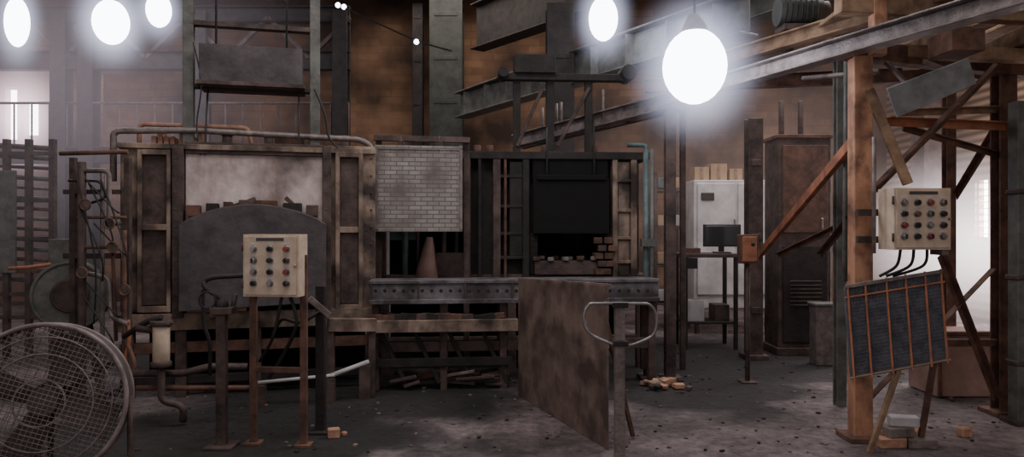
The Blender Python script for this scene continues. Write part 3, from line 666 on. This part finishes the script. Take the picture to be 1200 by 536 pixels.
b=B('junction_box',.006); q=S(876,292,7.6); b.box(q,(.18,.14,.3),M_rust); b.box(q+Vector((0,-.075,0)),(.15,.012,.26),M_orange); b.cyl((q.x,q.y,0),(q.x,q.y,q.z-.14),.025,M_steel); b.box((q.x,q.y,.01),(.16,.16,.02),M_steel); b.cyl(q+Vector((.03,-.09,.05)),q+Vector((.03,-.07,.05)),.02,M_blk); b.done()
b=B('concrete_bollard',.01); q2=S(966,0,8.6); b.box((q2.x,8.6,.35),(.28,.2,.7),M_pipe); b.box((q2.x,8.6,.71),(.32,.24,.04),M_green); b.done()
# ------------------------------------------------------------------ loose bricks & rubble
def bricks(name,lst):
    b=B(name,.006)
    for x,y,z,rz,m in lst: b.box((x,y,z),(.2,.1,.07),m,Matrix.Rotation(rz,3,'Z'))
    b.done()
g=S(1048,520,5.4)
bricks('brick_stack',[(g.x-.05,5.36,.035,.1,M_firebrick),(g.x+.16,5.34,.035,-.1,M_pipe),(g.x+.02,5.38,.105,.2,M_pipe),(g.x+.06,5.5,.035,.3,M_firebrick),(g.x+.08,5.42,.175,-.2,M_wgrey),(g.x+.24,5.6,.035,.8,M_firebrick)])
for px,py,m in ((391,513,M_firebrick),(584,451,M_firebrick),(1130,512,M_firebrick)):
    d=1371/(py-268); x=(px-600)/F*d; b=B('loose_brick',.006); b.box((x,d,.035),(.09,.07,.07),m,Matrix.Rotation(.3,3,'Z')); b.box((x+.07,d+.05,.015),(.04,.04,.03),m,Matrix.Rotation(.8,3,'Z')); b.done()
b=B('brick_rubble',.004); d=7.35
for k in range(30):
    x=S(780,0,d).x+random.gauss(0,.1); y=d+random.gauss(0,.08); s_=random.uniform(.03,.08); b.box((x,y,s_*.35+random.random()*.05),(s_*1.5,s_,s_*.7),random.choice([M_firebrick,M_face,M_pink,M_dark]),Matrix.Rotation(random.random()*3,3,'Z')@Matrix.Rotation(random.uniform(-.3,.3),3,'X'))
b.done()
b=B('floor_debris',.0)
for k in range(620):
    d=random.uniform(5.2,9.5); px=random.uniform(150,1190); s_=random.uniform(.006,.024)
    b.box(((px-600)/F*d,d,s_*.25),(s_*1.5,s_,s_*.6),random.choice([M_dark,M_steel,M_face,M_pipe]),Matrix.Rotation(random.random()*3,3,'Z'))
b.done()
b=B('string_light',0)
b.curve([S(392,4,10),S(440,26,10),S(490,48,10),S(530,60,10)],.012,M_cable); M_bulb=emis('bulb',(230,236,255),12)
for t in ((396,6),(403,8),(488,49)): b.sphere(S(t[0],t[1],10),.035,M_bulb)
b.done()
b=B('hoist_motor',.004); q=S(935,14,7.0); b.cyl(q+Vector((-.2,0,0)),q+Vector((.2,0,0)),.14,M_greend,seg=20); b.cyl(q+Vector((.2,0,0)),q+Vector((.28,0,0)),.1,M_steel)
for k in range(7): b.torus(q+Vector((-.16+k*.05,0,0)),(1,0,0),.145,.008,M_greend,20,5)
b.box(q+Vector((0,0,-.17)),(.35,.25,.06),M_steel); b.beam((q.x-.1,q.y,3.1),(q.x-.1,q.y,q.z-.17),.08,.08,M_steel); b.done()
# ------------------------------------------------------------------ emissive haze imitating bloom around glare globes / windows
def haze(name,c,rad,col,k,p=2.0):  # self-glowing volume that imitates bloom and haze, no scattering
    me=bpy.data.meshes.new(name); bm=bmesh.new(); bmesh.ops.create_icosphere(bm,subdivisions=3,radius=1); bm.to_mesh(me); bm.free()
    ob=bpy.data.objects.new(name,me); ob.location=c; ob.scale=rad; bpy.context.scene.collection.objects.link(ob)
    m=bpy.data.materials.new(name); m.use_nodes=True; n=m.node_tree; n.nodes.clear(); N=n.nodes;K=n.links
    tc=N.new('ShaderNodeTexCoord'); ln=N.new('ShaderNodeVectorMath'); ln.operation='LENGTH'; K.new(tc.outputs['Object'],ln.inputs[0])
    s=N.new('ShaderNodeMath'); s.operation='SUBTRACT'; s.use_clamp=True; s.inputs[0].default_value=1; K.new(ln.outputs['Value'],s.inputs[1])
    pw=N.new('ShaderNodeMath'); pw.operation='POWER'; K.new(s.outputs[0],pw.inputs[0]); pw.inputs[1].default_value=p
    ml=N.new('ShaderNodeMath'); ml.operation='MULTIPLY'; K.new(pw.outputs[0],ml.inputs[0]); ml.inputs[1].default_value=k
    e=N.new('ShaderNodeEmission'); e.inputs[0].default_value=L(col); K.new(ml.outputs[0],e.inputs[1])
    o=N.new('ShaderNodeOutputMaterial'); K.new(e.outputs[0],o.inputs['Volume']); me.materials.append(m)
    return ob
M_glare=emis('skylight_glare_glow',(240,242,255),12)
def glare_globe(px,py,d,w,h,gk,gr=2.6):  # added hanging globe stands in for blown-out skylight glare
    b=B('skylight_glare_globe',0); c=S(px,py,d); rx=w/2/F*d; rz=h/2/F*d
    b.sphere(c,rx,M_glare,(1,1,rz/rx),24)
    t=c.z+rz; b.cyl((c.x,c.y,t-.03),(c.x,c.y,t+.12),rx*.45,M_steel,r2=rx*.2); b.cyl((c.x,c.y,t+.1),(c.x,c.y,ZC),.012,M_cable,seg=6)
    b.done()
    haze('emissive_haze',c,(rx*gr,rx*gr,rz*gr),(218,224,255),gk,2.4)
glare_globe(814,78,6.1,74,88,8,2.5)
glare_globe(707,22,9.5,34,52,8)
glare_globe(20,26,11,26,58,7)
glare_globe(130,26,11,40,52,7)
glare_globe(186,12,11,28,40,7)
haze('emissive_haze',S(50,80,9.6),(4.2,3.2,3.6),(215,200,212),.1,1.5)  # broad glow added to wash out the left background
haze('emissive_haze',S(24,135,14.6),(1.2,1.1,1.6),(252,220,232),5,3)
haze('emissive_haze',S(1152,285,10.0),(2.3,2.2,1.7),(255,238,240),2.4,2.4)
haze('emissive_haze',S(900,180,10.5),(4.0,3.2,2.4),(230,205,200),.04,1.2)
# ------------------------------------------------------------------ lights
def area(name,loc,size,power,col,rot=(0,0,0),sy=None):
    l=bpy.data.lights.new(name,'AREA'); l.shape='RECTANGLE'; l.size=size; l.size_y=sy or size; l.energy=power; l.color=col
    o=bpy.data.objects.new(name,l); o.location=loc; o.rotation_euler=rot; bpy.context.scene.collection.objects.link(o)
area('overhead_fill',(4.5,9,6.4),4,400,(1,.95,.93),(0,0,0))  # added fill lights under the closed ceiling, no skylight openings there
area('overhead_fill',(-1.0,4.5,6.4),3,190,(1,.95,.93))
area('overhead_fill',(-7,10,6.4),4,130,(1,.95,.96))
area('overhead_fill',(-1,13.5,6.3),3,110,(1,.9,.8))
w=bpy.data.worlds.new('world'); bpy.context.scene.world=w; w.use_nodes=True
w.node_tree.nodes['Background'].inputs[0].default_value=(1,.93,.92,1); w.node_tree.nodes['Background'].inputs[1].default_value=.52
cam=bpy.data.cameras.new('camera'); co=bpy.data.objects.new('camera',cam); co.location=(0,0,CH); co.rotation_euler=(math.pi/2,0,0)
cam.sensor_width=36; cam.lens=F/1200*36; bpy.context.scene.collection.objects.link(co); bpy.context.scene.camera=co
